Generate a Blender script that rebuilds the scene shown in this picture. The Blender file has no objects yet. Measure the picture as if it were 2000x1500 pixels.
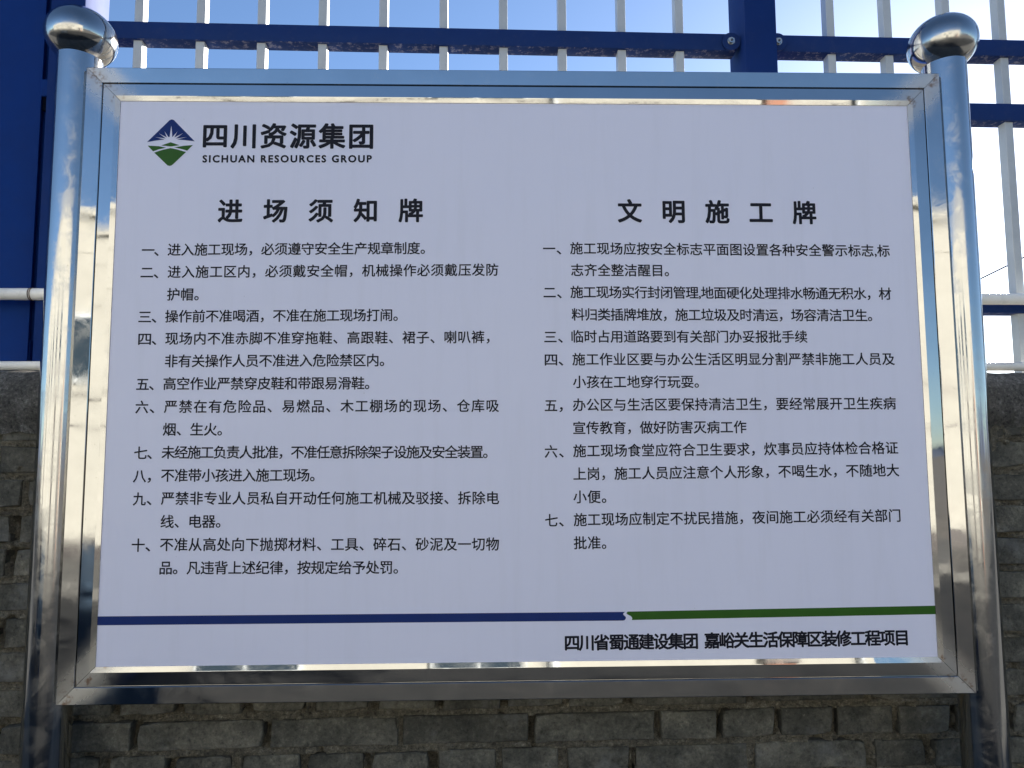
import bpy, bmesh, math, random
import numpy as np
from mathutils import Vector, Matrix

random.seed(7)
RNG = np.random.default_rng(7)
scene = bpy.context.scene
COL = scene.collection
EYE = 1.65            # eye-frame heights used below are relative to z = 1.65 m above the ground

# ------------------------------------------------------------------ camera
yaw, pitch, roll = 0.02519787, 0.09451546, -0.00538162
fw = Vector((math.sin(yaw)*math.cos(pitch), math.cos(yaw)*math.cos(pitch), math.sin(pitch)))
rt = Vector((math.cos(yaw), -math.sin(yaw), 0))
up = rt.cross(fw)
r2 = math.cos(roll)*rt + math.sin(roll)*up
u2 = -math.sin(roll)*rt + math.cos(roll)*up
cam_data = bpy.data.cameras.new('camera')
cam = bpy.data.objects.new('camera', cam_data)
COL.objects.link(cam)
M = Matrix(((r2.x, u2.x, -fw.x, -0.0494), (r2.y, u2.y, -fw.y, -1.35), (r2.z, u2.z, -fw.z, EYE-0.1475), (0, 0, 0, 1)))
cam.matrix_world = M
cam_data.sensor_width = 36.0
cam_data.lens = 36.0*1500/2000
cam_data.clip_start = 0.02
cam_data.clip_end = 5000
scene.camera = cam

# ------------------------------------------------------------------ sky, sun, exposure
SUN_AZ, SUN_EL = 35.1, 18.1      # to the right of +Y, above the horizon
world = bpy.data.worlds.new('World')
scene.world = world
world.use_nodes = True
wn = world.node_tree
bg = wn.nodes['Background']
sky = wn.nodes.new('ShaderNodeTexSky')
sky.sky_type = 'NISHITA'
sky.sun_disc = False
sky.sun_elevation = math.radians(SUN_EL)
sky.sun_rotation = math.radians(SUN_AZ)
sky.altitude = 2200
sky.air_density = 1.0
sky.dust_density = 1.8
sky.ozone_density = 3.3
wn.links.new(sky.outputs[0], bg.inputs['Color'])
bg.inputs['Strength'].default_value = 0.05
sun_data = bpy.data.lights.new('sun', 'SUN')
sun_data.energy = 5.0
sun_data.angle = math.radians(0.5)
sun_data.color = (1.0, 0.94, 0.85)
sun = bpy.data.objects.new('sun', sun_data)
COL.objects.link(sun)
az, el = math.radians(SUN_AZ), math.radians(SUN_EL)
sdir = Vector((math.sin(az)*math.cos(el), math.cos(az)*math.cos(el), math.sin(el)))
sun.rotation_euler = sdir.to_track_quat('Z', 'Y').to_euler()
sun.location = (3, 4, 6)
vs = scene.view_settings
vs.view_transform = 'Standard'
vs.look = 'None'
vs.gamma = 1.0
vs.exposure = 2.22
vs.use_curve_mapping = False

# ------------------------------------------------------------------ helpers
def link(o, parent=None):
    COL.objects.link(o)
    if parent is not None:
        o.parent = parent
    return o

def tag(o, label=None, cat=None, group=None, kind=None):
    if label: o['label'] = label
    if cat: o['category'] = cat
    if group: o['group'] = group
    if kind: o['kind'] = kind
    return o

def root(name, loc, label, cat, rz=0, group=None):
    o = bpy.data.objects.new(name, None)
    o.empty_display_size = 0.1
    o.location = loc
    o.rotation_euler = (0, 0, rz)
    link(o)
    return tag(o, label, cat, group)

def mesh(name, verts, faces, mat=None, parent=None, smooth=False):
    me = bpy.data.meshes.new(name)
    me.from_pydata([tuple(v) for v in verts], [], faces)
    me.update()
    if smooth:
        me.polygons.foreach_set('use_smooth', [True]*len(me.polygons))
    o = bpy.data.objects.new(name, me)
    if mat: me.materials.append(mat)
    return link(o, parent)

def from_bm(name, bm, mat, parent=None, smooth=False):
    bmesh.ops.recalc_face_normals(bm, faces=bm.faces[:])
    me = bpy.data.meshes.new(name)
    bm.to_mesh(me); bm.free()
    if smooth:
        me.polygons.foreach_set('use_smooth', [True]*len(me.polygons))
    if mat: me.materials.append(mat)
    o = bpy.data.objects.new(name, me)
    return link(o, parent)

def add_box(bm, x0, x1, y0, y1, z0, z1, bevel=0.0, seg=2):
    g = bmesh.ops.create_cube(bm, size=1.0)
    vs_ = g['verts']
    for v in vs_:
        v.co = Vector(((x0+x1)/2+v.co.x*(x1-x0), (y0+y1)/2+v.co.y*(y1-y0), (z0+z1)/2+v.co.z*(z1-z0)))
    if bevel > 0:
        es = list({e for v in vs_ for e in v.link_edges})
        bmesh.ops.bevel(bm, geom=es, offset=bevel, segments=seg, affect='EDGES', profile=0.5)

def box(name, x0, x1, y0, y1, z0, z1, mat, parent=None, bevel=0.0, seg=2, smooth=False):
    bm = bmesh.new()
    add_box(bm, x0, x1, y0, y1, z0, z1, bevel, seg)
    return from_bm(name, bm, mat, parent, smooth)

def add_cyl(bm, p0, p1, r, n=24, r2_=None, caps=True):
    p0, p1 = Vector(p0), Vector(p1)
    d = p1-p0
    q = d.to_track_quat('Z', 'Y').to_matrix().to_4x4()
    q.translation = (p0+p1)/2
    bmesh.ops.create_cone(bm, cap_ends=caps, segments=n, radius1=r, radius2=r if r2_ is None else r2_, depth=d.length, matrix=q)

def auto_smooth(o, ang=35):
    me = o.data
    me.polygons.foreach_set('use_smooth', [True]*len(me.polygons))
    me.set_sharp_from_angle(angle=math.radians(ang))

# ------------------------------------------------------------------ materials
def new_mat(name):
    m = bpy.data.materials.new(name)
    m.use_nodes = True
    nt = m.node_tree
    return m, nt, nt.nodes['Principled BSDF']

def N(nt, t, **kw):
    n = nt.nodes.new(t)
    for k, v in kw.items():
        setattr(n, k, v)
    return n

def noise(nt, coord, scale, detail=4, rough=0.6, dist=0.0, vscale=None):
    n = N(nt, 'ShaderNodeTexNoise')
    n.inputs['Scale'].default_value = scale
    n.inputs['Detail'].default_value = detail
    n.inputs['Roughness'].default_value = rough
    n.inputs['Distortion'].default_value = dist
    if vscale:
        mp = N(nt, 'ShaderNodeMapping')
        mp.inputs['Scale'].default_value = vscale
        nt.links.new(coord, mp.inputs[0]); coord = mp.outputs[0]
    nt.links.new(coord, n.inputs['Vector'])
    return n

def ramp(nt, fac, stops):
    r = N(nt, 'ShaderNodeValToRGB')
    els = r.color_ramp.elements
    while len(els) > 1: els.remove(els[-1])
    els[0].position, els[0].color = stops[0][0], (*stops[0][1], 1)
    for p, c in stops[1:]:
        e = els.new(p); e.color = (*c, 1)
    nt.links.new(fac, r.inputs[0])
    return r

def bump(nt, h, strength, dist, normal=None):
    b = N(nt, 'ShaderNodeBump')
    b.inputs['Strength'].default_value = strength
    b.inputs['Distance'].default_value = dist
    nt.links.new(h, b.inputs['Height'])
    if normal is not None: nt.links.new(normal, b.inputs['Normal'])
    return b

def g3(v): return (v, v, v)

def steel(name, rough, streak=0.0, tint=(0.47, 0.462, 0.445), wave=0.0, streak_axis='z', corner=False):
    m, nt, p = new_mat(name)
    L = nt.links.new
    tc = N(nt, 'ShaderNodeTexCoord')
    co = tc.outputs['Object']
    p.inputs['Metallic'].default_value = 1.0
    a = noise(nt, co, 9, 5, 0.65)
    c = ramp(nt, a.outputs['Fac'], [(0.3, tuple(t*0.90 for t in tint)), (0.7, tint)])
    b = noise(nt, co, 70, 3, 0.6)
    r = N(nt, 'ShaderNodeMapRange')
    r.inputs['To Min'].default_value = rough*0.7; r.inputs['To Max'].default_value = rough*1.5
    sm = noise(nt, co, 22, 6, 0.75, 0.6)
    smr = ramp(nt, sm.outputs['Fac'], [(0.42, g3(0)), (0.62, g3(1))])
    r.inputs['To Min'].default_value = rough*0.55; r.inputs['To Max'].default_value = rough*1.9
    L(smr.outputs[0], r.inputs[0])
    rough_out = r.outputs[0]
    col_out = c.outputs[0]
    # tiny dirt specks
    sp = noise(nt, co, 160, 2, 0.5)
    spr = ramp(nt, sp.outputs['Fac'], [(0.765, g3(0)), (0.80, g3(0.7))])
    mx = N(nt, 'ShaderNodeMix', data_type='RGBA')
    mx.inputs['B'].default_value = (0.10, 0.08, 0.06, 1)
    L(spr.outputs[0], mx.inputs['Factor']); L(col_out, mx.inputs['A'])
    col_out = mx.outputs['Result']
    if corner:
        # welded mitres: ground-back haze and a little rust around the four frame corners
        sx = N(nt, 'ShaderNodeSeparateXYZ'); L(co, sx.inputs[0])
        def corner_dist(ax, c0):
            ab = N(nt, 'ShaderNodeMath', operation='ABSOLUTE'); L(sx.outputs[ax], ab.inputs[0])
            su = N(nt, 'ShaderNodeMath', operation='SUBTRACT'); su.inputs[0].default_value = c0; L(ab.outputs[0], su.inputs[1])
            return su
        dx = corner_dist('X', 0.755); dz = corner_dist('Z', 0.533)
        df = N(nt, 'ShaderNodeMath', operation='SUBTRACT'); L(dx.outputs[0], df.inputs[0]); L(dz.outputs[0], df.inputs[1])
        adf = N(nt, 'ShaderNodeMath', operation='ABSOLUTE'); L(df.outputs[0], adf.inputs[0])
        wob = N(nt, 'ShaderNodeMath', operation='MULTIPLY_ADD'); L(a.outputs['Fac'], wob.inputs[0]); wob.inputs[1].default_value = 0.03; L(adf.outputs[0], wob.inputs[2])
        hz = N(nt, 'ShaderNodeMapRange'); hz.interpolation_type = 'SMOOTHSTEP'
        hz.inputs['From Min'].default_value = 0.0; hz.inputs['From Max'].default_value = 0.11
        hz.inputs['To Min'].default_value = 1; hz.inputs['To Max'].default_value = 0
        L(wob.outputs[0], hz.inputs[0])
        ad = N(nt, 'ShaderNodeMath', operation='MULTIPLY_ADD'); L(hz.outputs[0], ad.inputs[0]); ad.inputs[1].default_value = 0.38; L(rough_out, ad.inputs[2])
        rough_out = ad.outputs[0]
        ru = N(nt, 'ShaderNodeMapRange'); ru.interpolation_type = 'SMOOTHSTEP'
        ru.inputs['From Min'].default_value = 0.024; ru.inputs['From Max'].default_value = 0.040
        ru.inputs['To Min'].default_value = 0.75; ru.inputs['To Max'].default_value = 0
        L(wob.outputs[0], ru.inputs[0])
        rn = noise(nt, co, 55, 4, 0.7)
        rr = ramp(nt, rn.outputs['Fac'], [(0.52, g3(0)), (0.66, g3(1))])
        mm = N(nt, 'ShaderNodeMath', operation='MULTIPLY'); L(ru.outputs[0], mm.inputs[0]); L(rr.outputs[0], mm.inputs[1])
        m2 = N(nt, 'ShaderNodeMix', data_type='RGBA'); m2.inputs['B'].default_value = (0.16, 0.075, 0.03, 1)
        L(mm.outputs[0], m2.inputs['Factor']); L(col_out, m2.inputs['A'])
        col_out = m2.outputs['Result']
    L(col_out, p.inputs['Base Color'])
    L(rough_out, p.inputs['Roughness'])
    nrm = None
    if wave > 0:
        w = noise(nt, co, 3.0, 2, 0.5)
        nrm = bump(nt, w.outputs['Fac'], 1.0, wave).outputs[0]
    if streak > 0:
        sc = {'z': (150, 150, 0.7), 'x': (2.0, 220, 220)}[streak_axis]
        s = noise(nt, co, 1.0, 4, 0.6, vscale=sc)
        nrm = bump(nt, s.outputs['Fac'], streak, 0.0004, nrm).outputs[0]
    if nrm is not None: L(nrm, p.inputs['Normal'])
    return m

def paint(name, col, rough=0.35, coat=0.0, dirt=0.25, bumpy=0.0, dirt_col=(0.12, 0.11, 0.10), spec=0.5):
    m, nt, p = new_mat(name)
    L = nt.links.new
    tc = N(nt, 'ShaderNodeTexCoord'); co = tc.outputs['Object']
    a = noise(nt, co, 6, 6, 0.7)
    r = ramp(nt, a.outputs['Fac'], [(0.25, tuple(c*0.82 for c in col)), (0.75, tuple(min(1, c*1.08) for c in col))])
    d = noise(nt, co, 38, 6, 0.75)
    dr = ramp(nt, d.outputs['Fac'], [(0.52, g3(0)), (0.75, g3(dirt))])
    mx = N(nt, 'ShaderNodeMix', data_type='RGBA'); mx.inputs['B'].default_value = (*dirt_col, 1)
    L(dr.outputs[0], mx.inputs['Factor']); L(r.outputs[0], mx.inputs['A'])
    L(mx.outputs['Result'], p.inputs['Base Color'])
    rr = N(nt, 'ShaderNodeMapRange'); rr.inputs['To Min'].default_value = rough*0.8; rr.inputs['To Max'].default_value = rough*1.25
    L(a.outputs['Fac'], rr.inputs[0]); L(rr.outputs[0], p.inputs['Roughness'])
    p.inputs['Coat Weight'].default_value = coat
    p.inputs['Coat Roughness'].default_value = 0.12
    p.inputs['Specular IOR Level'].default_value = spec
    if bumpy > 0:
        n = noise(nt, co, 90, 4, 0.6)
        L(bump(nt, n.outputs['Fac'], 0.5, bumpy).outputs[0], p.inputs['Normal'])
    return m

M_STEEL_BAND = steel('polished_stainless_sheet', 0.045, streak=0.0, wave=0.0016, corner=True)
M_STEEL_POST = steel('stainless_tube', 0.12, streak=0.14, wave=0.0, tint=(0.49, 0.482, 0.465))
M_STEEL_BALL = steel('polished_stainless', 0.13, wave=0.0006, tint=(0.50, 0.485, 0.455))
M_BLUE = paint('blue_gloss_paint', (0.006, 0.030, 0.150), rough=0.62, dirt=0.05, coat=0.0, spec=0.12)
M_BLUE_RAIL = paint('blue_chalky_paint', (0.009, 0.034, 0.145), rough=0.75, dirt=0.20, bumpy=0.0006, dirt_col=(0.08, 0.09, 0.13), spec=0.2)
def flaked(m):
    # peeling and limescale on the downward faces of the rails
    nt = m.node_tree; p = nt.nodes['Principled BSDF']; L = nt.links.new
    geo = N(nt, 'ShaderNodeNewGeometry'); sx = N(nt, 'ShaderNodeSeparateXYZ'); L(geo.outputs['Normal'], sx.inputs[0])
    dn = N(nt, 'ShaderNodeMapRange'); dn.inputs['From Min'].default_value = -0.4; dn.inputs['From Max'].default_value = -0.8
    L(sx.outputs['Z'], dn.inputs[0])
    n = noise(nt, geo.outputs['Position'], 75, 6, 0.75)
    r = ramp(nt, n.outputs['Fac'], [(0.53, g3(0)), (0.60, g3(0.75))])
    mu = N(nt, 'ShaderNodeMath', operation='MULTIPLY'); L(dn.outputs[0], mu.inputs[0]); L(r.outputs[0], mu.inputs[1])
    old = p.inputs['Base Color'].links[0].from_socket
    mx = N(nt, 'ShaderNodeMix', data_type='RGBA'); mx.inputs['B'].default_value = (0.22, 0.22, 0.30, 1)
    L(mu.outputs[0], mx.inputs['Factor']); L(old, mx.inputs['A']); L(mx.outputs['Result'], p.inputs['Base Color'])
    return m
flaked(M_BLUE_RAIL)
M_BLUE_SHEET = paint('blue_sheet_paint', (0.003, 0.035, 0.195), rough=0.6, dirt=0.03, spec=0.12)
M_WHITE = paint('white_fence_paint', (0.50, 0.53, 0.54), rough=0.4, dirt=0.10, coat=0.2)
M_PIPE = paint('white_pipe_paint', (0.87, 0.86, 0.80), rough=0.4, dirt=0.22, bumpy=0.0003)
M_CREAM = paint('cream_render', (0.34, 0.336, 0.300), rough=0.8, dirt=0.12, bumpy=0.001)
M_ORANGE = paint('orange_paint', (0.25, 0.10, 0.055), rough=0.6, dirt=0.15)
M_DARK = paint('dark_trim', (0.05, 0.045, 0.045), rough=0.5, dirt=0.1)
M_BARRIER = paint('faded_blue_paint', (0.022, 0.042, 0.070), rough=0.6, dirt=0.3)
M_RECESS_SHADE = paint('painted_recess_shade', (0.004, 0.005, 0.012), rough=0.9, dirt=0.0, spec=0.05)  # matte black that paints the shade of a recess, no real material
M_ZINC = steel('zinc_bolt', 0.3, tint=(0.5, 0.5, 0.48))
M_RUST = paint('rusty_weld', (0.09, 0.06, 0.04), rough=0.8, dirt=0.4, bumpy=0.001)

def ink(name, col, rough=0.35):
    m, nt, p = new_mat(name)
    tc = N(nt, 'ShaderNodeTexCoord')
    a = noise(nt, tc.outputs['Object'], 30, 3, 0.6)
    r = ramp(nt, a.outputs['Fac'], [(0.3, tuple(c*0.88 for c in col)), (0.7, col)])
    nt.links.new(r.outputs[0], p.inputs['Base Color'])
    p.inputs['Roughness'].default_value = rough
    p.inputs['Specular IOR Level'].default_value = 0.2
    return m
M_INK = ink('printed_black', (0.010, 0.010, 0.018), 0.55)
M_INK_BLUE = ink('printed_blue', (0.007, 0.030, 0.165))
M_INK_GREEN = ink('printed_green', (0.035, 0.125, 0.012))

def vinyl():
    m, nt, p = new_mat('white_vinyl_print')
    L = nt.links.new
    tc = N(nt, 'ShaderNodeTexCoord'); co = tc.outputs['Object']
    a = noise(nt, co, 2.2, 4, 0.6)
    r = ramp(nt, a.outputs['Fac'], [(0.3, (0.815, 0.805, 0.915)), (0.7, (0.85, 0.835, 0.94))])
    st = noise(nt, co, 1.0, 5, 0.7, 0.3, vscale=(26, 26, 2.2))
    sr = ramp(nt, st.outputs['Fac'], [(0.50, g3(0)), (0.78, g3(0.12))])
    mx = N(nt, 'ShaderNodeMix', data_type='RGBA'); mx.inputs['B'].default_value = (0.56, 0.55, 0.55, 1)
    L(sr.outputs[0], mx.inputs['Factor']); L(r.outputs[0], mx.inputs['A'])
    sp = noise(nt, co, 75, 2, 0.5)
    spr = ramp(nt, sp.outputs['Fac'], [(0.775, g3(0)), (0.80, g3(0.35))])
    m2 = N(nt, 'ShaderNodeMix', data_type='RGBA'); m2.inputs['B'].default_value = (0.35, 0.33, 0.30, 1)
    L(spr.outputs[0], m2.inputs['Factor']); L(mx.outputs['Result'], m2.inputs['A'])
    L(m2.outputs['Result'], p.inputs['Base Color'])
    rg = N(nt, 'ShaderNodeMapRange'); rg.inputs['To Min'].default_value = 0.30; rg.inputs['To Max'].default_value = 0.50
    L(a.outputs['Fac'], rg.inputs[0]); L(rg.outputs[0], p.inputs['Roughness'])
    w = noise(nt, co, 4.0, 3, 0.5)
    f = noise(nt, co, 900, 2, 0.5)
    b1 = bump(nt, w.outputs['Fac'], 1.0, 0.0025)
    b2 = bump(nt, f.outputs['Fac'], 0.12, 0.0002, b1.outputs[0])
    L(b2.outputs[0], p.inputs['Normal'])
    return m
M_VINYL = vinyl()

def brick_mat():
    m, nt, p = new_mat('old_grey_brick')
    L = nt.links.new
    tc = N(nt, 'ShaderNodeTexCoord')
    oi = N(nt, 'ShaderNodeObjectInfo')
    geo = N(nt, 'ShaderNodeNewGeometry')
    co = geo.outputs['Position']
    a = noise(nt, co, 14, 7, 0.7)
    r = ramp(nt, a.outputs['Fac'], [(0.36, (0.058, 0.056, 0.044)), (0.5, (0.103, 0.098, 0.076)), (0.64, (0.175, 0.163, 0.125))])
    hv = N(nt, 'ShaderNodeHueSaturation')
    mr = N(nt, 'ShaderNodeMapRange'); mr.inputs['To Min'].default_value = 0.72; mr.inputs['To Max'].default_value = 1.25
    L(oi.outputs['Random'], mr.inputs[0]); L(mr.outputs[0], hv.inputs['Value']); L(r.outputs[0], hv.inputs['Color'])
    gr_ = noise(nt, co, 120, 6, 0.8)
    grr = ramp(nt, gr_.outputs['Fac'], [(0.36, g3(0.42)), (0.455, g3(0.92)), (0.54, g3(1.03)), (0.63, g3(1.5))])
    mg = N(nt, 'ShaderNodeMix', data_type='RGBA', blend_type='MULTIPLY'); mg.inputs['Factor'].default_value = 1.0
    L(hv.outputs[0], mg.inputs['A']); L(grr.outputs[0], mg.inputs['B'])
    f = noise(nt, co, 190, 4, 0.7)
    fr = ramp(nt, f.outputs['Fac'], [(0.64, g3(0)), (0.74, g3(0.6))])
    mx = N(nt, 'ShaderNodeMix', data_type='RGBA'); mx.inputs['B'].default_value = (0.27, 0.25, 0.21, 1)
    L(fr.outputs[0], mx.inputs['Factor']); L(mg.outputs['Result'], mx.inputs['A'])
    # pale lime bloom in patches
    e = noise(nt, co, 5.5, 6, 0.75)
    er = ramp(nt, e.outputs['Fac'], [(0.55, g3(0)), (0.72, g3(0.55))])
    m2 = N(nt, 'ShaderNodeMix', data_type='RGBA'); m2.inputs['B'].default_value = (0.24, 0.24, 0.23, 1)
    L(er.outputs[0], m2.inputs['Factor']); L(mx.outputs['Result'], m2.inputs['A'])
    L(m2.outputs['Result'], p.inputs['Base Color'])
    p.inputs['Roughness'].default_value = 0.9
    h1 = noise(nt, co, 45, 7, 0.72)
    h2 = noise(nt, co, 240, 3, 0.6)
    b1 = bump(nt, h1.outputs['Fac'], 1.0, 0.005)
    b2 = bump(nt, h2.outputs['Fac'], 1.0, 0.002, b1.outputs[0])
    L(b2.outputs[0], p.inputs['Normal'])
    return m
M_BRICK = brick_mat()

def mortar_mat(name, c0, c1, c2):
    m, nt, p = new_mat(name)
    L = nt.links.new
    geo = N(nt, 'ShaderNodeNewGeometry'); co = geo.outputs['Position']
    a = noise(nt, co, 22, 7, 0.7)
    r = ramp(nt, a.outputs['Fac'], [(0.28, c0), (0.5, c1), (0.74, c2)])
    gr_ = noise(nt, co, 150, 6, 0.8)
    grr = ramp(nt, gr_.outputs['Fac'], [(0.36, g3(0.25)), (0.46, g3(0.85)), (0.54, g3(1.0)), (0.63, g3(1.9))])
    mg = N(nt, 'ShaderNodeMix', data_type='RGBA', blend_type='MULTIPLY'); mg.inputs['Factor'].default_value = 1.0
    L(r.outputs[0], mg.inputs['A']); L(grr.outputs[0], mg.inputs['B'])
    L(mg.outputs['Result'], p.inputs['Base Color'])
    p.inputs['Roughness'].default_value = 0.95
    h1 = noise(nt, co, 80, 6, 0.75)
    h2 = noise(nt, co, 320, 3, 0.6)
    b1 = bump(nt, h1.outputs['Fac'], 1.0, 0.010)
    b2 = bump(nt, h2.outputs['Fac'], 1.0, 0.003, b1.outputs[0])
    L(b2.outputs[0], p.inputs['Normal'])
    return m
M_MORTAR = mortar_mat('lime_mortar', (0.16, 0.140, 0.098), (0.27, 0.240, 0.172), (0.42, 0.38, 0.29))
M_CEMENT = mortar_mat('weathered_cement', (0.13, 0.121, 0.104), (0.22, 0.208, 0.180), (0.46, 0.44, 0.39))

# ------------------------------------------------------------------ ground, road, hills
def low_spec(m):
    m.node_tree.nodes['Principled BSDF'].inputs['Specular IOR Level'].default_value = 0.08
    return m
def ground_mat(name, c0, c1, c2, sc=3.0):
    m, nt, p = new_mat(name)
    L = nt.links.new
    geo = N(nt, 'ShaderNodeNewGeometry'); co = geo.outputs['Position']
    a = noise(nt, co, sc, 7, 0.7)
    r = ramp(nt, a.outputs['Fac'], [(0.3, c0), (0.5, c1), (0.72, c2)])
    L(r.outputs[0], p.inputs['Base Color'])
    p.inputs['Roughness'].default_value = 0.9
    h = noise(nt, co, 60, 5, 0.7)
    L(bump(nt, h.outputs['Fac'], 0.6, 0.004).outputs[0], p.inputs['Normal'])
    return m
M_GROUND = ground_mat('packed_earth', (0.10, 0.095, 0.085), (0.15, 0.14, 0.125), (0.20, 0.19, 0.17), 0.6)
M_ROAD = ground_mat('asphalt', (0.026, 0.028, 0.030), (0.038, 0.040, 0.042), (0.055, 0.055, 0.054), 2.0)
M_PAVE = ground_mat('concrete_paving', (0.08, 0.08, 0.078), (0.12, 0.12, 0.115), (0.17, 0.17, 0.16), 2.0)
for q in (M_GROUND, M_ROAD, M_PAVE): low_spec(q)
M_HILL = ground_mat('haze_tinted_hillside', (0.08, 0.10, 0.15), (0.10, 0.13, 0.19), (0.13, 0.16, 0.22), 0.004)  # blue distance haze is painted into the hill colour

g = mesh('ground', [(-2500, -2500, 0), (2500, -2500, 0), (2500, 2500, 0), (-2500, 2500, 0)], [(0, 1, 2, 3)], M_GROUND)
tag(g, kind='structure')
g = mesh('road', [(-60, -8.3, 0.004), (60, -8.3, 0.004), (60, -1.9, 0.004), (-60, -1.9, 0.004)], [(0, 1, 2, 3)], M_ROAD)
tag(g, kind='structure')
g = box('pavement', -60, 60, -1.9, 0.9, -0.1, 0.12, M_PAVE, bevel=0.012); tag(g, kind='structure')
g = box('far_pavement', -60, 60, -10.9, -8.3, -0.1, 0.12, M_PAVE, bevel=0.012); tag(g, kind='structure')
hv_, hf_ = [], []
nh = 90
for i in range(nh+1):
    a_ = math.radians(-100 + 200*i/nh)   # a low range away behind the camera
    h_ = 34 + 22*math.sin(i*0.31) + 14*math.sin(i*0.83+1) + 6*math.sin(i*2.1)
    for rr, hh in ((700, -2), (850, h_*0.55), (1000, h_), (1300, -2)):
        hv_.append((rr*math.sin(a_), -rr*math.cos(a_), hh))
for i in range(nh):
    for j in range(3):
        a0 = i*4+j
        hf_.append((a0, a0+4, a0+5, a0+1))
g = mesh('hills', hv_, hf_, M_HILL, smooth=True); tag(g, kind='structure')

# ------------------------------------------------------------------ brick wall
A = math.radians(1.3)
BASE = 1.65
wall = root('brick_wall', (0, 0.13, 0), 'old grey brick wall with rough cement coping behind the notice board', 'wall', A)
K0, KTOP = -16, 9
def row_top(k): return -0.6227 + 0.0625*k
BH = 0.0535
def px(v): return (v-1036)*0.000948+0.0189
fixed = {
    0: [px(v) for v in (-240, 18, 275, 528, 781, 1036, 1288, 1412, 1530, 1646, 1768, 1890, 2012, 2260)],
    1: [px(v) for v in (-140, 110, 236, 360, 484, 609, 731, 858, 984, 1108, 1230, 1474, 1718, 1962, 2210)],
    -1: [px(v) for v in (-270, -30, 95, 220, 345, 468, 596, 720, 848, 974, 1100, 1236, 1474, 1718, 1842, 1966, 2210)],
}
rows = {}
for k in range(K0, KTOP+1):
    if k in fixed:
        xs = list(fixed[k])
    else:
        xs = [-1.25+random.uniform(0, 0.2)]
        run = 0
        while xs[-1] < 1.25:
            if run <= 0:
                header = random.random() < 0.5
                run = random.randint(3, 7)
            xs.append(xs[-1]+(0.1205 if header else 0.2475)+random.uniform(-0.003, 0.004)); run -= 1
    while xs[0] > -4.2: xs.insert(0, xs[0]-(0.248 if k % 2 else 0.121))
    while xs[-1] < 4.2: xs.append(xs[-1]+(0.248 if k % 2 else 0.121))
    rows[k] = xs

def brick_mesh(w, h, seed):
    # irregular outline, rounded arris, rough flat face; local origin at the centre of the front face
    r = random.Random(seed)
    n_long, n_short = (6, 2) if w > 0.2 else (4, 2)
    pts = []
    for i in range(n_long): pts.append((-w/2+w*i/n_long, -h/2))
    for i in range(n_short): pts.append((w/2, -h/2+h*i/n_short))
    for i in range(n_long): pts.append((w/2-w*i/n_long, h/2))
    for i in range(n_short): pts.append((-w/2, h/2-h*i/n_short))
    n = len(pts)
    outl = []
    for i, (x, z) in enumerate(pts):
        c = 0.0018
        if abs(abs(x)-w/2) < 1e-6 and abs(abs(z)-h/2) < 1e-6: c = r.choice([0.001, 0.002, 0.006])
        outl.append((x-math.copysign(c, x)*(1 if abs(abs(x)-w/2) < 1e-6 else 0)+r.uniform(-0.001, 0.001),
                     z-math.copysign(c, z)*(1 if abs(abs(z)-h/2) < 1e-6 else 0)+r.uniform(-0.0014, 0.0014)))
    V = []
    for x, z in outl: V.append((x, 0.06, z))
    for x, z in outl: V.append((x, 0.0022+r.uniform(-0.0006, 0.001), z))
    for x, z in outl: V.append((x-math.copysign(min(abs(x), 0.0014+r.uniform(0, 0.0012)), x), r.uniform(-0.0012, 0.001), z-math.copysign(min(abs(z), 0.0014+r.uniform(0, 0.0012)), z)))
    F = []
    for i in range(n):
        j = (i+1) % n
        F.append((i, j, n+j, n+i)); F.append((n+i, n+j, 2*n+j, 2*n+i))
    c = len(V); V.append((r.uniform(-0.02, 0.02), r.uniform(-0.0016, 0.0004), r.uniform(-0.008, 0.008)))
    for i in range(n): F.append((2*n+i, 2*n+(i+1) % n, c))
    me = bpy.data.meshes.new('brick')
    me.from_pydata(V, [], F); me.update()
    me.polygons.foreach_set('use_smooth', [True]*len(me.polygons))
    me.set_sharp_from_angle(angle=math.radians(28))
    me.materials.append(M_BRICK)
    return me
pool = {}
stuff = bmesh.new()
rects = []
for k in range(K0, KTOP+1):
    zt = row_top(k)
    xs = rows[k]
    for i in range(len(xs)-1):
        w = xs[i+1]-xs[i]-random.choice([0.007, 0.009, 0.011, 0.014])
        xc = (xs[i]+xs[i+1])/2+random.uniform(-0.0015, 0.0015)
        if w < 0.05: continue
        zc = zt-BH/2+random.uniform(-0.0015, 0.0015)
        yj = random.uniform(-0.003, 0.004)
        if abs(xc) < 1.35: rects.append((xc-w/2, xc+w/2, zc-BH/2, zc+BH/2))
        wq = round(w/0.006)*0.006
        seen = abs(xc) < 1.16 and -3 <= k and (abs(xc) > 0.70 or k <= 1)
        if seen:
            key = (wq, random.randint(0, 5))
            if key not in pool: pool[key] = brick_mesh(wq, BH, hash(key) & 0xffff)
            o = bpy.data.objects.new('brick', pool[key])
            o.location = (xc, yj, zc+BASE)
            o.rotation_euler = (random.uniform(-0.02, 0.02), random.uniform(-0.008, 0.008), random.uniform(-0.008, 0.008))
            link(o, wall)
        else:
            add_box(stuff, xc-w/2, xc+w/2, yj, 0.06, zc-BH/2+BASE, zc+BH/2+BASE)
so = from_bm('brickwork', stuff, M_BRICK, wall); tag(so, kind='stuff')

# core of the wall
box('wall_core', -4.2, 4.2, 0.036, 0.225, 0.0, BASE-0.03, M_MORTAR, wall)

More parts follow.
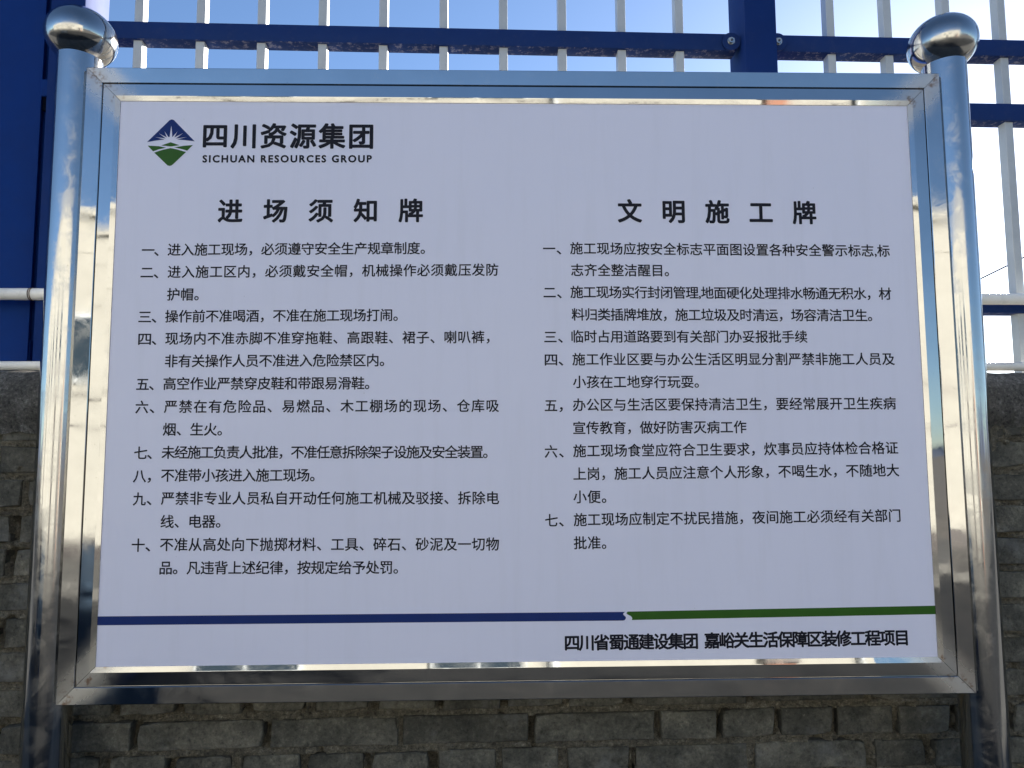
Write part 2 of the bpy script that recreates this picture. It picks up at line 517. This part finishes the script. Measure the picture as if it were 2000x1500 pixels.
def vnoise(shape, cell, octaves=4, seed=0):
    """smooth value noise 0..1 on a (nz, nx) grid; cell = feature size in samples"""
    r = np.random.default_rng(seed)
    out = np.zeros(shape); amp = 1.0; tot = 0
    for o in range(octaves):
        c = max(1.5, cell/2**o)
        gz, gx = int(shape[0]/c)+3, int(shape[1]/c)+3
        gr = r.random((gz, gx))
        z = np.arange(shape[0])/c; x = np.arange(shape[1])/c
        zi, xi = z.astype(int), x.astype(int)
        fz, fx = z-zi, x-xi
        fz, fx = fz*fz*(3-2*fz), fx*fx*(3-2*fx)
        a = gr[np.ix_(zi, xi)]*(1-fx)+gr[np.ix_(zi, xi+1)]*fx
        b = gr[np.ix_(zi+1, xi)]*(1-fx)+gr[np.ix_(zi+1, xi+1)]*fx
        out += amp*(a*(1-fz)[:, None]+b*fz[:, None]); tot += amp; amp *= 0.55
    return out/tot

def grid_mesh(name, X, Y, Z, mat, parent, keep=None):
    nz, nx = X.shape
    V = np.stack([X, Y, Z], -1).reshape(-1, 3)
    idx = np.arange(nz*nx).reshape(nz, nx)
    q = np.stack([idx[:-1, :-1], idx[:-1, 1:], idx[1:, 1:], idx[1:, :-1]], -1).reshape(-1, 4)
    if keep is not None: q = q[keep.reshape(-1)]
    me = bpy.data.meshes.new(name)
    me.vertices.add(len(V)); me.vertices.foreach_set('co', V.ravel())
    me.loops.add(len(q)*4); me.loops.foreach_set('vertex_index', q.ravel().astype(np.int32))
    me.polygons.add(len(q)); me.polygons.foreach_set('loop_start', np.arange(0, len(q)*4, 4))
    me.polygons.foreach_set('use_smooth', np.ones(len(q), dtype=bool))
    me.update(calc_edges=True)
    me.materials.append(mat)
    return link(bpy.data.objects.new(name, me), parent)

step = 0.0035
xs_ = np.arange(-1.25, 1.25, step); zs_ = np.arange(-1.0, -0.03, step)
X, Z = np.meshgrid(xs_, zs_)
n1 = vnoise(X.shape, 26, 4, 3); n2 = vnoise(X.shape, 5, 3, 4); n3 = vnoise(X.shape, 60, 4, 5); n4 = vnoise(X.shape, 14, 3, 6)
inside = np.full(X.shape, -1.0)     # depth inside the nearest brick, metres (negative outside)
for (x0, x1, z0, z1) in rects:
    i0, i1 = np.searchsorted(xs_, x0-0.012), np.searchsorted(xs_, x1+0.012)
    j0, j1 = np.searchsorted(zs_, z0-0.012), np.searchsorted(zs_, z1+0.012)
    if i1 <= i0 or j1 <= j0: continue
    xx, zz = X[j0:j1, i0:i1], Z[j0:j1, i0:i1]
    d = np.minimum(np.minimum(xx-x0, x1-xx), np.minimum(zz-z0, z1-zz))
    inside[j0:j1, i0:i1] = np.maximum(inside[j0:j1, i0:i1], d)
kk = (Z-(-0.6227))/0.0625
frac = kk-np.floor(kk)              # 0 just above a brick's top edge
bed = (frac < (0.0095+0.004)/0.0625) | (frac > 1-0.004/0.0625)
Y = np.where(bed, 0.0035+0.014*(n1-0.5)+0.010*(n2-0.5), np.where(n4 > 0.56, 0.008+0.014*(n2-0.5), np.where(n4 > 0.45, 0.020, 0.034)))
Y = np.where(bed & (n4 < 0.32), Y+0.014, Y)                 # raked-out bits of the beds
over = 0.0060*(n1*2-0.78)                                    # mortar lipping over brick edges
lip = (inside > 0) & (inside < over) & (n4 > 0.42)
Y = np.where((inside > 0.004) & ~lip, 0.02, np.where((inside > 0) & ~lip, np.maximum(Y, 0.005), Y))
Y = np.where(lip, -0.0015+0.004*(n2-0.5), Y)
smear = (Z > -0.42) & (n3+0.10*(n2-0.5)+0.75*(Z+0.13) > 0.64)  # plaster run down from the coping
Y = np.where(smear, -0.005+0.006*(n1-0.5)+0.003*(n2-0.5), Y)
grid_mesh('mortar', X, Y, Z+BASE, M_MORTAR, wall)

# coping: rough, round-shouldered cement
xs_ = np.arange(-1.9, 1.9, 0.006)
prof = [(0.0, -0.088), (-0.008, -0.078), (-0.014, -0.062), (-0.017, -0.045), (-0.0165, -0.028), (-0.012, -0.012), (-0.002, 0.003), (0.014, 0.013), (0.035, 0.019),
        (0.06, 0.022), (0.09, 0.024), (0.12, 0.025), (0.16, 0.024), (0.2, 0.018), (0.24, 0.004), (0.255, -0.02), (0.255, -0.05), (0.24, -0.09), (0.22, -0.095)]
pp = []
for a_, b_ in zip(prof[:-1], prof[1:]):
    for t_ in (0, 0.5): pp.append((a_[0]+(b_[0]-a_[0])*t_, a_[1]+(b_[1]-a_[1])*t_))
pp.append(prof[-1])
pp = np.array(pp)
X = np.tile(xs_, (len(pp), 1))
m1 = vnoise(X.shape, 12, 4, 11); m2 = vnoise(X.shape, 60, 2, 12); m3 = vnoise(X.shape, 3, 2, 13)
Y = pp[:, 0][:, None]+(m1-0.5)*0.012+(m3-0.5)*0.003
Z = pp[:, 1][:, None]+(m1-0.5)*0.010+(m2-0.5)*0.012+(m3-0.5)*0.003 - 0.004*np.clip(X, -1, 1)[:, :]
Z[0] -= (vnoise((1, X.shape[1]), 14, 3, 15)[0]-0.3)*0.03
grid_mesh('coping', X, Y, Z+BASE, M_CEMENT, wall)
box('coping_end', -4.2, -1.88, -0.008, 0.25, BASE-0.09, BASE+0.018, M_CEMENT, wall, bevel=0.015)
box('coping_end', 1.88, 4.2, -0.008, 0.25, BASE-0.09, BASE+0.012, M_CEMENT, wall, bevel=0.015)

# ------------------------------------------------------------------ fence on the wall
FZ = BASE
fence = root('railing_fence', (0, 0.27, FZ), 'blue and white steel picket fence standing on the brick wall', 'fence', A)
# x along the fence, y from the rails' front face, z in the eye frame (0 = top of the wall)
posts = [-0.947, 0.5443, 2.035]
for i, x in enumerate(posts):
    bm = bmesh.new(); add_box(bm, x-0.0358, x+0.0358, -0.032, 0.072, -0.01, 1.34, 0.003)
    add_box(bm, x-0.042, x+0.042, -0.038, 0.078, 1.34, 1.352, 0.002)
    p_ = from_bm('post', bm, M_BLUE, fence); auto_smooth(p_)
def rail(x0, x1, z0, z1, nm='rail'):
    o = box(nm, x0, x1, 0.0, 0.0405, z0, z1, M_BLUE_RAIL, fence, bevel=0.0022); auto_smooth(o)
def lug(xc, side, zc):
    # rounded ear welded to the post, bolted through the rail end
    bm = bmesh.new()
    add_cyl(bm, (xc, -0.0052, zc), (xc, 0.0012, zc), 0.0205, 28)
    o = from_bm('rail_bracket', bm, M_BLUE_RAIL, fence); auto_smooth(o)
    bm = bmesh.new()
    add_cyl(bm, (xc+0.001*side, -0.0115, zc), (xc+0.001*side, -0.004, zc), 0.0064, 20)
    add_cyl(bm, (xc+0.001*side, -0.0068, zc), (xc+0.001*side, -0.0050, zc), 0.0085, 20)
    b_ = from_bm('bolt', bm, M_ZINC, o); auto_smooth(b_)
    bm = bmesh.new()
    add_cyl(bm, (xc+0.001*side, -0.0119, zc), (xc+0.001*side, -0.0113, zc), 0.003, 6)
    from_bm('bolt_socket', bm, M_DARK, o)
bays = [(-0.911, 0.5085, [-0.8206, -0.688, -0.5566, -0.4241, -0.2917, -0.1588, -0.0261, 0.1054, 0.2391, 0.3703]),
        (0.5801, 1.999, [0.7187, 0.8524, 0.9907, 1.1227, 1.256, 1.389, 1.522, 1.655, 1.788, 1.90])]
for x0, x1, pk in bays:
    for (z0, z1) in ((0.757, 0.7965), (0.604, 0.6445), (0.163, 0.203), (1.14, 1.18)):
        rail(x0+0.007, x1-0.007, z0, z1)
        if z0 > 0.5:
            lug(x0+0.0125, 1, (z0+z1)/2); lug(x1-0.0215 if x1 < 1 else x1-0.0125, -1, (z0+z1)/2-0.001)
    for x in pk:
        o = box('picket', x-0.0093+0.003, x+0.0093+0.003, 0.0075, 0.0325, -0.002, 1.27, M_WHITE, fence, bevel=0.0012)
# two white pipes clipped along the foot of the fence
def pipe(z, r, y, x0, x1):
    bm = bmesh.new(); add_cyl(bm, (x0, y, z+0.001), (x1, y, z-0.001), r, 28)
    o = from_bm('pipe', bm, M_PIPE, fence); auto_smooth(o)
    return o
p1 = pipe(0.1865, 0.0122, -0.036, -2.4, 2.4)
p2 = pipe(0.040, 0.0095, -0.034, -2.4, 2.4)
bm = bmesh.new()
for dx in (0.0, 0.0035):
    add_cyl(bm, (-0.990+dx, -0.036, 0.187), (-0.9885+dx, -0.036, 0.187), 0.0132, 24)
from_bm('weld_ring', bm, M_RUST, p1)

# ------------------------------------------------------------------ blue sheet panel left of the post
hoard = root('hoarding_panel', (-1.75, 0.27, FZ), 'dark blue sheet steel panel filling the bay left of the fence post', 'panel', A)
hoard.location.y = 0.27-1.75*math.tan(A)
def hx(v): return v+1.75
bm = bmesh.new(); add_box(bm, hx(-2.42), hx(-1.012), 0.004, 0.010, 0.055, 1.30, 0.001); from_bm('sheet', bm, M_BLUE_SHEET, hoard)
bm = bmesh.new(); add_box(bm, hx(-1.07), hx(-0.9835), 0.020, 0.045, 0.055, 1.30, 0.001); from_bm('stile', bm, M_BLUE_SHEET, hoard)
bm = bmesh.new(); add_box(bm, hx(-2.42), hx(-1.011), 0.010, 0.045, 1.24, 1.30, 0.001); from_bm('top_rail', bm, M_BLUE_SHEET, hoard)
bm = bmesh.new(); add_box(bm, hx(-2.42), hx(-1.011), 0.010, 0.045, 0.055, 0.10, 0.001); from_bm('bottom_rail', bm, M_BLUE_SHEET, hoard)
bm = bmesh.new(); add_box(bm, hx(-1.006), hx(-0.985), 0.000, 0.012, 0.592, 0.622, 0.001); from_bm('bracket_and_recess_shade', bm, M_RECESS_SHADE, hoard)  # black box standing in for the shade inside the notch
bm = bmesh.new(); add_box(bm, hx(-1.010), hx(-0.984), -0.004, 0.010, 0.622, 0.660, 0.002); from_bm('bracket_and_recess_shade', bm, M_BLUE_SHEET, hoard)

# ------------------------------------------------------------------ notice board
SY = 0.03
sign = root('notice_board', (0, SY, 0.12), 'stainless steel framed white site rules notice board on two round steel posts', 'sign board')
def put(o):
    # meshes of the board are written about its centre, front face of the print at y = 0
    o.location = (0, -SY, BASE-0.12)
    return o
W, H = 0.7805, 0.5570
frame_prof = [(0.000, 0.042), (0.000, -0.0040), (0.0012, -0.0050), (0.0275, -0.0034), (0.0285, -0.0026), (0.0288, 0.0010), (0.0300, 0.0010),
              (0.0303, -0.0026), (0.0310, -0.0033), (0.0520, -0.0033), (0.0530, -0.0031), (0.0610, -0.0014), (0.0612, 0.0035), (0.0612, 0.042)]
def frame_bar(side):
    V = []
    for q_, (d, y) in enumerate(frame_prof):
        if side in 'lr' and q_ in (1, 2): y -= 0.0009
        w, h, g_ = W-d, H-d, 0.0005
        if side == 't': a, b = (-w+g_, y, h), (w-g_, y, h)
        if side == 'b': a, b = (w-g_, y, -h), (-w+g_, y, -h)
        if side == 'l': a, b = (-w, y, -h+g_), (-w, y, h-g_)
        if side == 'r': a, b = (w, y, h-g_), (w, y, -h+g_)
        V += [a, b]
    n = len(frame_prof); F = []
    for i in range(n):
        j = (i+1) % n
        F.append((2*i, 2*i+1, 2*j+1, 2*j))
    F.append(tuple(2*i for i in range(n))); F.append(tuple(2*i+1 for i in range(n))[::-1])
    o = mesh('frame_bar', V, F, M_STEEL_BAND, sign)
    bm = bmesh.new(); bm.from_mesh(o.data); bmesh.ops.recalc_face_normals(bm, faces=bm.faces[:]); bm.to_mesh(o.data); bm.free()
    return put(o)
for s_ in 'tblr': frame_bar(s_)
# dark backing tube seen in the mitre and seam gaps
bm = bmesh.new()
for (x0, x1, z0, z1) in ((-W+0.002, W-0.002, H-0.055, H-0.002), (-W+0.002, W-0.002, -H+0.002, -H+0.055), (-W+0.002, -W+0.055, -H+0.055, H-0.055), (W-0.055, W-0.002, -H+0.055, H-0.055)):
    add_box(bm, x0, x1, 0.0022, 0.040, z0, z1)
put(from_bm('frame_core', bm, M_DARK, sign))
panel = put(box('panel', -0.7205, 0.7205, 0.0, 0.006, -0.4972, 0.4972, M_VINYL, sign))
bk = put(box('back_sheet', -0.770, 0.770, 0.0425, 0.0445, -0.546, 0.546, M_STEEL_POST, sign))

# posts with flattened ball finials
def lathe(bm, prof_, cx, cy, n=48):
    rings = []
    for r, z in prof_:
        rings.append([bm.verts.new((cx+r*math.cos(2*math.pi*i/n), cy+r*math.sin(2*math.pi*i/n), z)) for i in range(n)])
    for a, b in zip(rings[:-1], rings[1:]):
        for i in range(n):
            bm.faces.new((a[i], a[(i+1) % n], b[(i+1) % n], b[i]))
    bm.faces.new(rings[0][::-1]); bm.faces.new(rings[-1])
for sx in (-1, 1):
    cx = 0.8125*sx
    bm = bmesh.new()
    lathe(bm, [(0.0385, -BASE+0.12), (0.0385, -1.0), (0.0385, -0.5), (0.0385, 0.0), (0.0385, 0.5), (0.0385, 0.600)], cx, 0.031)
    po = put(from_bm('post', bm, M_STEEL_POST, sign)); auto_smooth(po)
    bm = bmesh.new()
    pr = []
    RB, RV, ZC = 0.0620, 0.0540, 0.633
    for i in range(25):
        t_ = -math.pi/2+0.0+math.pi*i/24
        pr.append((max(0.0006, RB*math.cos(t_)), ZC+RV*math.sin(t_)))
    lathe(bm, pr, cx, 0.031, 64)
    # knocked slightly out of level, each leaning in towards the board
    bmesh.ops.rotate(bm, verts=bm.verts[:], cent=(cx, 0.031, ZC), matrix=Matrix.Rotation(math.radians(-13*sx), 3, 'Y'))
    fi = from_bm('finial', bm, M_STEEL_BALL, po); auto_smooth(fi, 60)
    bm = bmesh.new()
    lathe(bm, [(0.0375, 0.5985), (0.0398, 0.5995), (0.0402, 0.6015), (0.0392, 0.6035)], cx, 0.031)
    from_bm('weld_bead', bm, M_RUST, po)
    bm = bmesh.new()
    lathe(bm, [(0.075, -BASE+0.12), (0.075, -BASE+0.126), (0.073, -BASE+0.128), (0.04, -BASE+0.128)], cx, 0.031)
    from_bm('base_plate', bm, M_STEEL_POST, po)

# ------------------------------------------------------------------ print on the panel
def glyph_mesh(text, spacing, weight):
    cu = bpy.data.curves.new('t', 'FONT')
    cu.body = text
    cu.size = 1.0
    cu.resolution_u = 3
    cu.space_character = spacing
    cu.offset = weight
    o = bpy.data.objects.new('t', cu)
    COL.objects.link(o)
    dg = bpy.context.evaluated_depsgraph_get()
    me = bpy.data.meshes.new_from_object(o.evaluated_get(dg))
    bpy.data.objects.remove(o); bpy.data.curves.remove(cu)
    n = len(me.vertices)
    co = np.empty(n*3); me.vertices.foreach_get('co', co)
    return me, co.reshape(-1, 3)

def text_piece(text, em, x0, x1, z0, z1, weight=0.0, sy=1.0):
    """lay one run of print so that its ink spans x0..x1 with its foot on the line z0..z1"""
    tgt = (x1-x0)/em
    if len(text) > 2:
        a_, ca = glyph_mesh(text, 1.0, weight); wa = np.ptp(ca[:, 0])
        b_, cb = glyph_mesh(text, 1.3, weight); wb = np.ptp(cb[:, 0])
        s = 1.0+0.3*(tgt-wa)/(wb-wa)
        bpy.data.meshes.remove(a_); bpy.data.meshes.remove(b_)
        me, c = glyph_mesh(text, s, weight)
        kx = tgt/np.ptp(c[:, 0])
    else:
        me, c = glyph_mesh(text, 1.0, weight)
        kx = tgt/np.ptp(c[:, 0])
    tris = [tuple(p_.vertices) for p_ in me.polygons]
    bpy.data.meshes.remove(me)
    x = (c[:, 0]-c[:, 0].min())*kx*em+x0
    z = (c[:, 1]+0.088)*em*sy            # ideographs stand 0.088 em below the baseline
    z = z+z0+(z1-z0)*(x-x0)/max(1e-6, x1-x0)
    return np.stack([x, np.full_like(x, -0.0004), z], -1), tris

def embolden(piece, w):
    v, f = piece
    if w <= 0: return piece
    out, F = [v], list(f)
    k = 8 if w > 0.0002 else 4
    for i in range(k):
        a_ = 2*math.pi*(i+0.5)/k
        o_ = v+np.array([w*math.cos(a_), -0.00001*(i+1), w*math.sin(a_)])
        F += [tuple(j+len(v)*(i+1) for j in t) for t in f]
        out.append(o_)
    return np.concatenate(out), F

def print_obj(name, pieces, mat, w=0.0):
    pieces = [embolden(p_, w) for p_ in pieces]
    V, F = [], []
    for v, f in pieces:
        b_ = sum(len(q) for q in V)
        V.append(v); F += [tuple(i+b_ for i in t) for t in f]
    V = np.concatenate(V)
    o = mesh(name, V.tolist(), F, mat, panel)
    return o

LINES = [
    ("一、",-0.6706,-0.6413,"进入施工现场，必须遵守安全生产规章制度。",-0.6253,-0.1703,0.2099,0.2136),
    ("二、",-0.6712,-0.6405,"进入施工区内，必须戴安全帽，机械操作必须戴压发防",-0.6238,-0.0391,0.1697,0.1743),
    ("",0,0,"护帽。",-0.6236,-0.5685,0.1293,0.1293),
    ("三、",-0.6717,-0.6409,"操作前不准喝酒，不准在施工现场打闹。",-0.6254,-0.2177,0.09,0.0923),
    ("四、",-0.6705,-0.6394,"现场内不准赤脚不准穿拖鞋、高跟鞋、裙子、喇叭裤，",-0.6236,-0.055,0.0505,0.0526),
    ("",0,0,"非有关操作人员不准进入危险禁区内。",-0.6228,-0.2409,0.0107,0.0116),
    ("五、",-0.6708,-0.6408,"高空作业严禁穿皮鞋和带跟易滑鞋。",-0.624,-0.2665,-0.029,-0.0291),
    ("六、",-0.6706,-0.6384,"严禁在有危险品、易燃品、木工棚场的现场、仓库吸",-0.6213,-0.0388,-0.0691,-0.0697),
    ("",0,0,"烟、生火。",-0.6219,-0.5207,-0.1087,-0.1092),
    ("七、",-0.6695,-0.6394,"未经施工负责人批准，不准任意拆除架子设施及安全装置。",-0.6227,-0.0591,-0.1485,-0.1507),
    ("八，",-0.6696,-0.6396,"不准带小孩进入施工现场。",-0.6221,-0.3591,-0.1881,-0.1892),
    ("九、",-0.6685,-0.6372,"严禁非专业人员私自开动任何施工机械及驳接、拆除电",-0.6207,-0.0392,-0.2274,-0.2305),
    ("",0,0,"线、电器。",-0.6199,-0.5185,-0.2669,-0.2673),
    ("十、",-0.6674,-0.6363,"不准从高处向下抛掷材料、工具、碎石、砂泥及一切物",-0.6195,-0.0397,-0.3058,-0.3097),
    ("",0,0,"品。凡违背上述纪律，按规定给予处罚。",-0.6187,-0.2135,-0.345,-0.3478),
    ("一、",0.0419,0.0742,"施工现场应按安全标志平面图设置各种安全警示标志,标",0.0908,0.6723,0.2137,0.2097),
    ("",0,0,"志齐全整洁醒目。",0.0921,0.268,0.1738,0.173),
    ("二、",0.0421,0.0742,"施工现场实行封闭管理,地面硬化处理排水畅通无积水，材",0.0903,0.671,0.1337,0.1304),
    ("",0,0,"料归类插牌堆放，施工垃圾及时清运，场容清洁卫生。",0.092,0.634,0.0929,0.0909),
    ("三、",0.0426,0.0751,"临时占用道路要到有关部门办妥报批手续",0.0911,0.5145,0.0533,0.0522),
    ("四、",0.0432,0.0755,"施工作业区要与办公生活区明显分割严禁非施工人员及",0.0923,0.6709,0.0124,0.0116),
    ("",0,0,"小孩在工地穿行玩耍。",0.0928,0.3164,-0.028,-0.0284),
    ("五，",0.0424,0.0737,"办公区与生活区要保持清洁卫生，要经常展开卫生疾病",0.0921,0.6689,-0.0688,-0.068),
    ("",0,0,"宣传教育，做好防害灭病工作",0.0921,0.3989,-0.1094,-0.109),
    ("六、",0.0416,0.0745,"施工现场食堂应符合卫生要求，炊事员应持体检合格证",0.0916,0.6687,-0.1497,-0.147),
    ("",0,0,"上岗，施工人员应注意个人形象，不喝生水，不随地大",0.0915,0.6684,-0.1898,-0.1865),
    ("",0,0,"小便。",0.0909,0.1479,-0.2297,-0.2297),
    ("七、",0.0411,0.0731,"施工现场应制定不扰民措施，夜间施工必须经有关部门",0.091,0.6665,-0.269,-0.2657),
    ("",0,0,"批准。",0.0905,0.1466,-0.3087,-0.3088),
]
EM = 0.0240
for (num, n0, n1_, txt, x0, x1, z0, z1) in LINES:
    ps = []
    if num:
        e_ = 0.0
        ps.append(text_piece(num[0], EM, n0, n0+(0.0215 if num[0] != '八' else 0.0215), z0, z0))
        ps.append(text_piece(num[1], EM, n1_-(0.0078 if num[1] == '、' else 0.0052), n1_, z0, z0))
    ps.append(text_piece(txt, EM, x0, x1, z0+0.0008, z1+0.0008))
    print_obj('text_line', ps, M_INK, 0.00034)
def split_chars(piece, n):
    # one object per heading character
    v, f = piece
    x0, x1 = v[:, 0].min(), v[:, 0].max()
    cell = (x1-x0+0.0415)/n
    for k in range(n):
        fs = [t for t in f if k == min(n-1, max(0, int((v[list(t), 0].mean()-x0+0.0205)/cell)))]
        ids = sorted({i for t in fs for i in t}); mp = {i: q for q, i in enumerate(ids)}
        print_obj('heading_character', [(v[ids], [tuple(mp[i] for i in t) for t in fs])], M_INK, 0.0013)
split_chars(text_piece('进场须知牌', 0.0450, -0.5383, -0.1750, 0.2717, 0.2737), 5)
split_chars(text_piece('文明施工牌', 0.0450, 0.1788, 0.5396, 0.2738, 0.2713), 5)
print_obj('logo_text', [text_piece('四川资源集团', 0.0492, -0.5690, -0.2659, 0.4092, 0.4096)], M_INK, 0.0014)
print_obj('logo_text', [text_piece('SICHUAN RESOURCES GROUP', 0.0184, -0.5692, -0.2673, 0.3823-0.0014, 0.3837-0.0014)], M_INK, 0.0007)
print_obj('footer_text', [text_piece('四川省蜀通建设集团', 0.0280, 0.0736, 0.3016, -0.4785, -0.4777),
                          text_piece('嘉峪关生活保障区装修工程项目', 0.0280, 0.3140, 0.6675, -0.4775, -0.4759)], M_INK, 0.0009)

def flat(name, polys, mat):
    bm = bmesh.new()
    for pl in polys:
        vs_ = [bm.verts.new((x, -0.0004, z)) for x, z in pl]
        es_ = [bm.edges.new((vs_[i], vs_[(i+1) % len(vs_)])) for i in range(len(vs_))]
        bmesh.ops.triangle_fill(bm, edges=es_, use_beauty=True, use_dissolve=False)
    me = bpy.data.meshes.new(name); bm.to_mesh(me); bm.free(); me.materials.append(mat)
    return link(bpy.data.objects.new(name, me), panel)
flat('stripe', [[(-0.7203, -0.4130), (0.1775, -0.4146), (0.1750, -0.4165), (0.1739, -0.4184), (0.1756, -0.4206), (0.1779, -0.4225), (0.1787, -0.4245), (0.1780, -0.4268), (0.1760, -0.4287), (0.1735, -0.4292), (-0.7203, -0.4277)]], M_INK_BLUE)
flat('stripe', [[(0.1820, -0.4142), (0.7203, -0.4096), (0.7203, -0.4240), (0.1886, -0.4284), (0.1897, -0.4262), (0.1890, -0.4238), (0.1871, -0.4217), (0.1828, -0.4195), (0.1800, -0.4178), (0.1803, -0.4158)]], M_INK_GREEN)
flat('emblem', [[(-0.6696, 0.4195), (-0.6314, 0.4601), (-0.6296, 0.4613), (-0.627, 0.4621), (-0.6245, 0.4615), (-0.6226, 0.4602), (-0.5848, 0.4213), (-0.6016, 0.4234), (-0.6162, 0.4246), (-0.5988, 0.4293), (-0.6188, 0.4262), (-0.606, 0.4365), (-0.6215, 0.4283), (-0.616, 0.4399), (-0.6249, 0.4291), (-0.6275, 0.4509), (-0.6299, 0.4291), (-0.6319, 0.4291), (-0.6394, 0.4401), (-0.6346, 0.4283), (-0.6491, 0.4359), (-0.6367, 0.4265), (-0.6557, 0.4290), (-0.6388, 0.4245), (-0.654, 0.4225)]], M_INK_BLUE)
flat('emblem', [[(-0.6442, 0.4134), (-0.6277, 0.4194), (-0.6114, 0.4139), (-0.6267, 0.4116)],
                [(-0.6682, 0.4129), (-0.6485, 0.412), (-0.6353, 0.4092), (-0.6483, 0.4061), (-0.6582, 0.4023)],
                [(-0.5877, 0.4144), (-0.6048, 0.4128), (-0.6208, 0.4098), (-0.6083, 0.4071), (-0.5976, 0.4039)],
                [(-0.6561, 0.4), (-0.641, 0.4054), (-0.6273, 0.4085), (-0.6148, 0.4059), (-0.5997, 0.4013), (-0.6218, 0.3785), (-0.6247, 0.3762), (-0.6279, 0.3754), (-0.6312, 0.3762), (-0.6335, 0.3781)]], M_INK_GREEN)

# ------------------------------------------------------------------ across the street, seen in the polished steel
bld = root('cream_building', (-6, -11, 0.0), 'long cream rendered building across the road reflected in the steel frame', 'building')
BX0, BX1, BT = -16.0, 11.9, 5.15
wins = [(-12.5, 2.6), (-9.0, 2.6), (-5.5, 2.6), (-2.0, 2.6), (1.5, 2.6), (5.0, 2.6)]
bm = bmesh.new()
add_box(bm, BX0, BX1, -7, 0, 0, BT, 0.01)
from_bm('wall', bm, M_CREAM, bld)
bm = bmesh.new(); add_box(bm, BX0-0.1, BX1+0.1, -7.1, 0.1, BT, BT+0.12, 0.01); from_bm('roof_edge', bm, M_CREAM, bld)
bm = bmesh.new(); add_box(bm, BX0, BX1, 0.001, 0.03, 0, 0.35, 0.0); from_bm('plinth', bm, M_DARK, bld)
m, nt, p = new_mat('window_glass'); p.inputs['Base Color'].default_value = (0.02, 0.03, 0.04, 1); p.inputs['Roughness'].default_value = 0.05
M_GLASS = m
for x, z in wins:
    bm = bmesh.new(); add_box(bm, x, x+1.5, 0.004, 0.07, z, z+1.1, 0.01)
    f_ = from_bm('window', bm, M_WHITE, bld)
    for q in (0.06, 0.78):
        bm = bmesh.new(); add_box(bm, x+q, x+q+0.66, 0.071, 0.078, z+0.06, z+1.04); from_bm('pane', bm, M_GLASS, f_)
for x in (-13.2, -7.4, 3.3, 8.9):
    bm = bmesh.new(); add_box(bm, x, x+1.1, 0.004, 0.06, 0.36, 2.35, 0.01); d_ = from_bm('door', bm, M_DARK, bld)
    bm = bmesh.new(); add_box(bm, x+0.95, x+1.0, 0.061, 0.10, 1.2, 1.4, 0.005); from_bm('handle', bm, M_ZINC, d_)
for x in (-11.0, -3.9, 0.2, 6.9, 11.6):
    bm = bmesh.new(); add_cyl(bm, (x, 0.08, 0.36), (x, 0.08, BT), 0.05, 12); from_bm('downpipe', bm, M_WHITE, bld)
for z in (1.95, 2.45, 3.95, 4.6):
    bm = bmesh.new(); add_box(bm, BX0, BX1, 0.0005, 0.0025 if z < 2 else 0.02, z, z+0.03); from_bm('string_course', bm, M_CREAM if z > 3 else M_DARK, bld)
bar = root('street_barrier', (-3.9, -4.4, 0.0), 'low dark blue steel barrier standing on the road behind the viewer', 'barrier')
bm = bmesh.new(); add_box(bm, -1.5, 1.5, -0.03, 0.03, 0.12, 0.92, 0.01); from_bm('board', bm, M_BARRIER, bar)
for x in (-1.3, 1.3):
    bm = bmesh.new(); add_box(bm, x-0.04, x+0.04, -0.3, 0.3, 0.005, 0.12, 0.01); from_bm('foot', bm, M_BLUE, bar)
col = root('gate_column', (3.7, -9.2, 0.12), 'orange gate column with dark cap across the road', 'column')
bm = bmesh.new(); add_box(bm, -0.14, 0.14, -0.14, 0.14, 0, 2.5, 0.01); from_bm('shaft', bm, M_ORANGE, col)
bm = bmesh.new(); add_box(bm, -0.2, 0.2, -0.2, 0.2, 2.5, 2.68, 0.02); from_bm('cap', bm, M_DARK, col)

# thin cable crossing the pale sky right of the board
cb = root('overhead_cable', (10, 16, 7.2), 'thin dark overhead cable against the white sky right of the board', 'cable')
M_CABLE = ink('cable_rubber', (0.03, 0.03, 0.03), 0.6)
cv_ = []
bm = bmesh.new()
P0, SL = (11.949, 16.0, 5.870), 0.4801
pts_ = [Vector((x, 0, P0[2]-7.2+SL*(x+10-P0[0])+0.004*(x+10-P0[0])**2)) for x in np.linspace(-24, 12, 37)]
for a_, b_ in zip(pts_[:-1], pts_[1:]): add_cyl(bm, a_, b_, 0.017, 8)
from_bm('cable', bm, M_CABLE, cb)
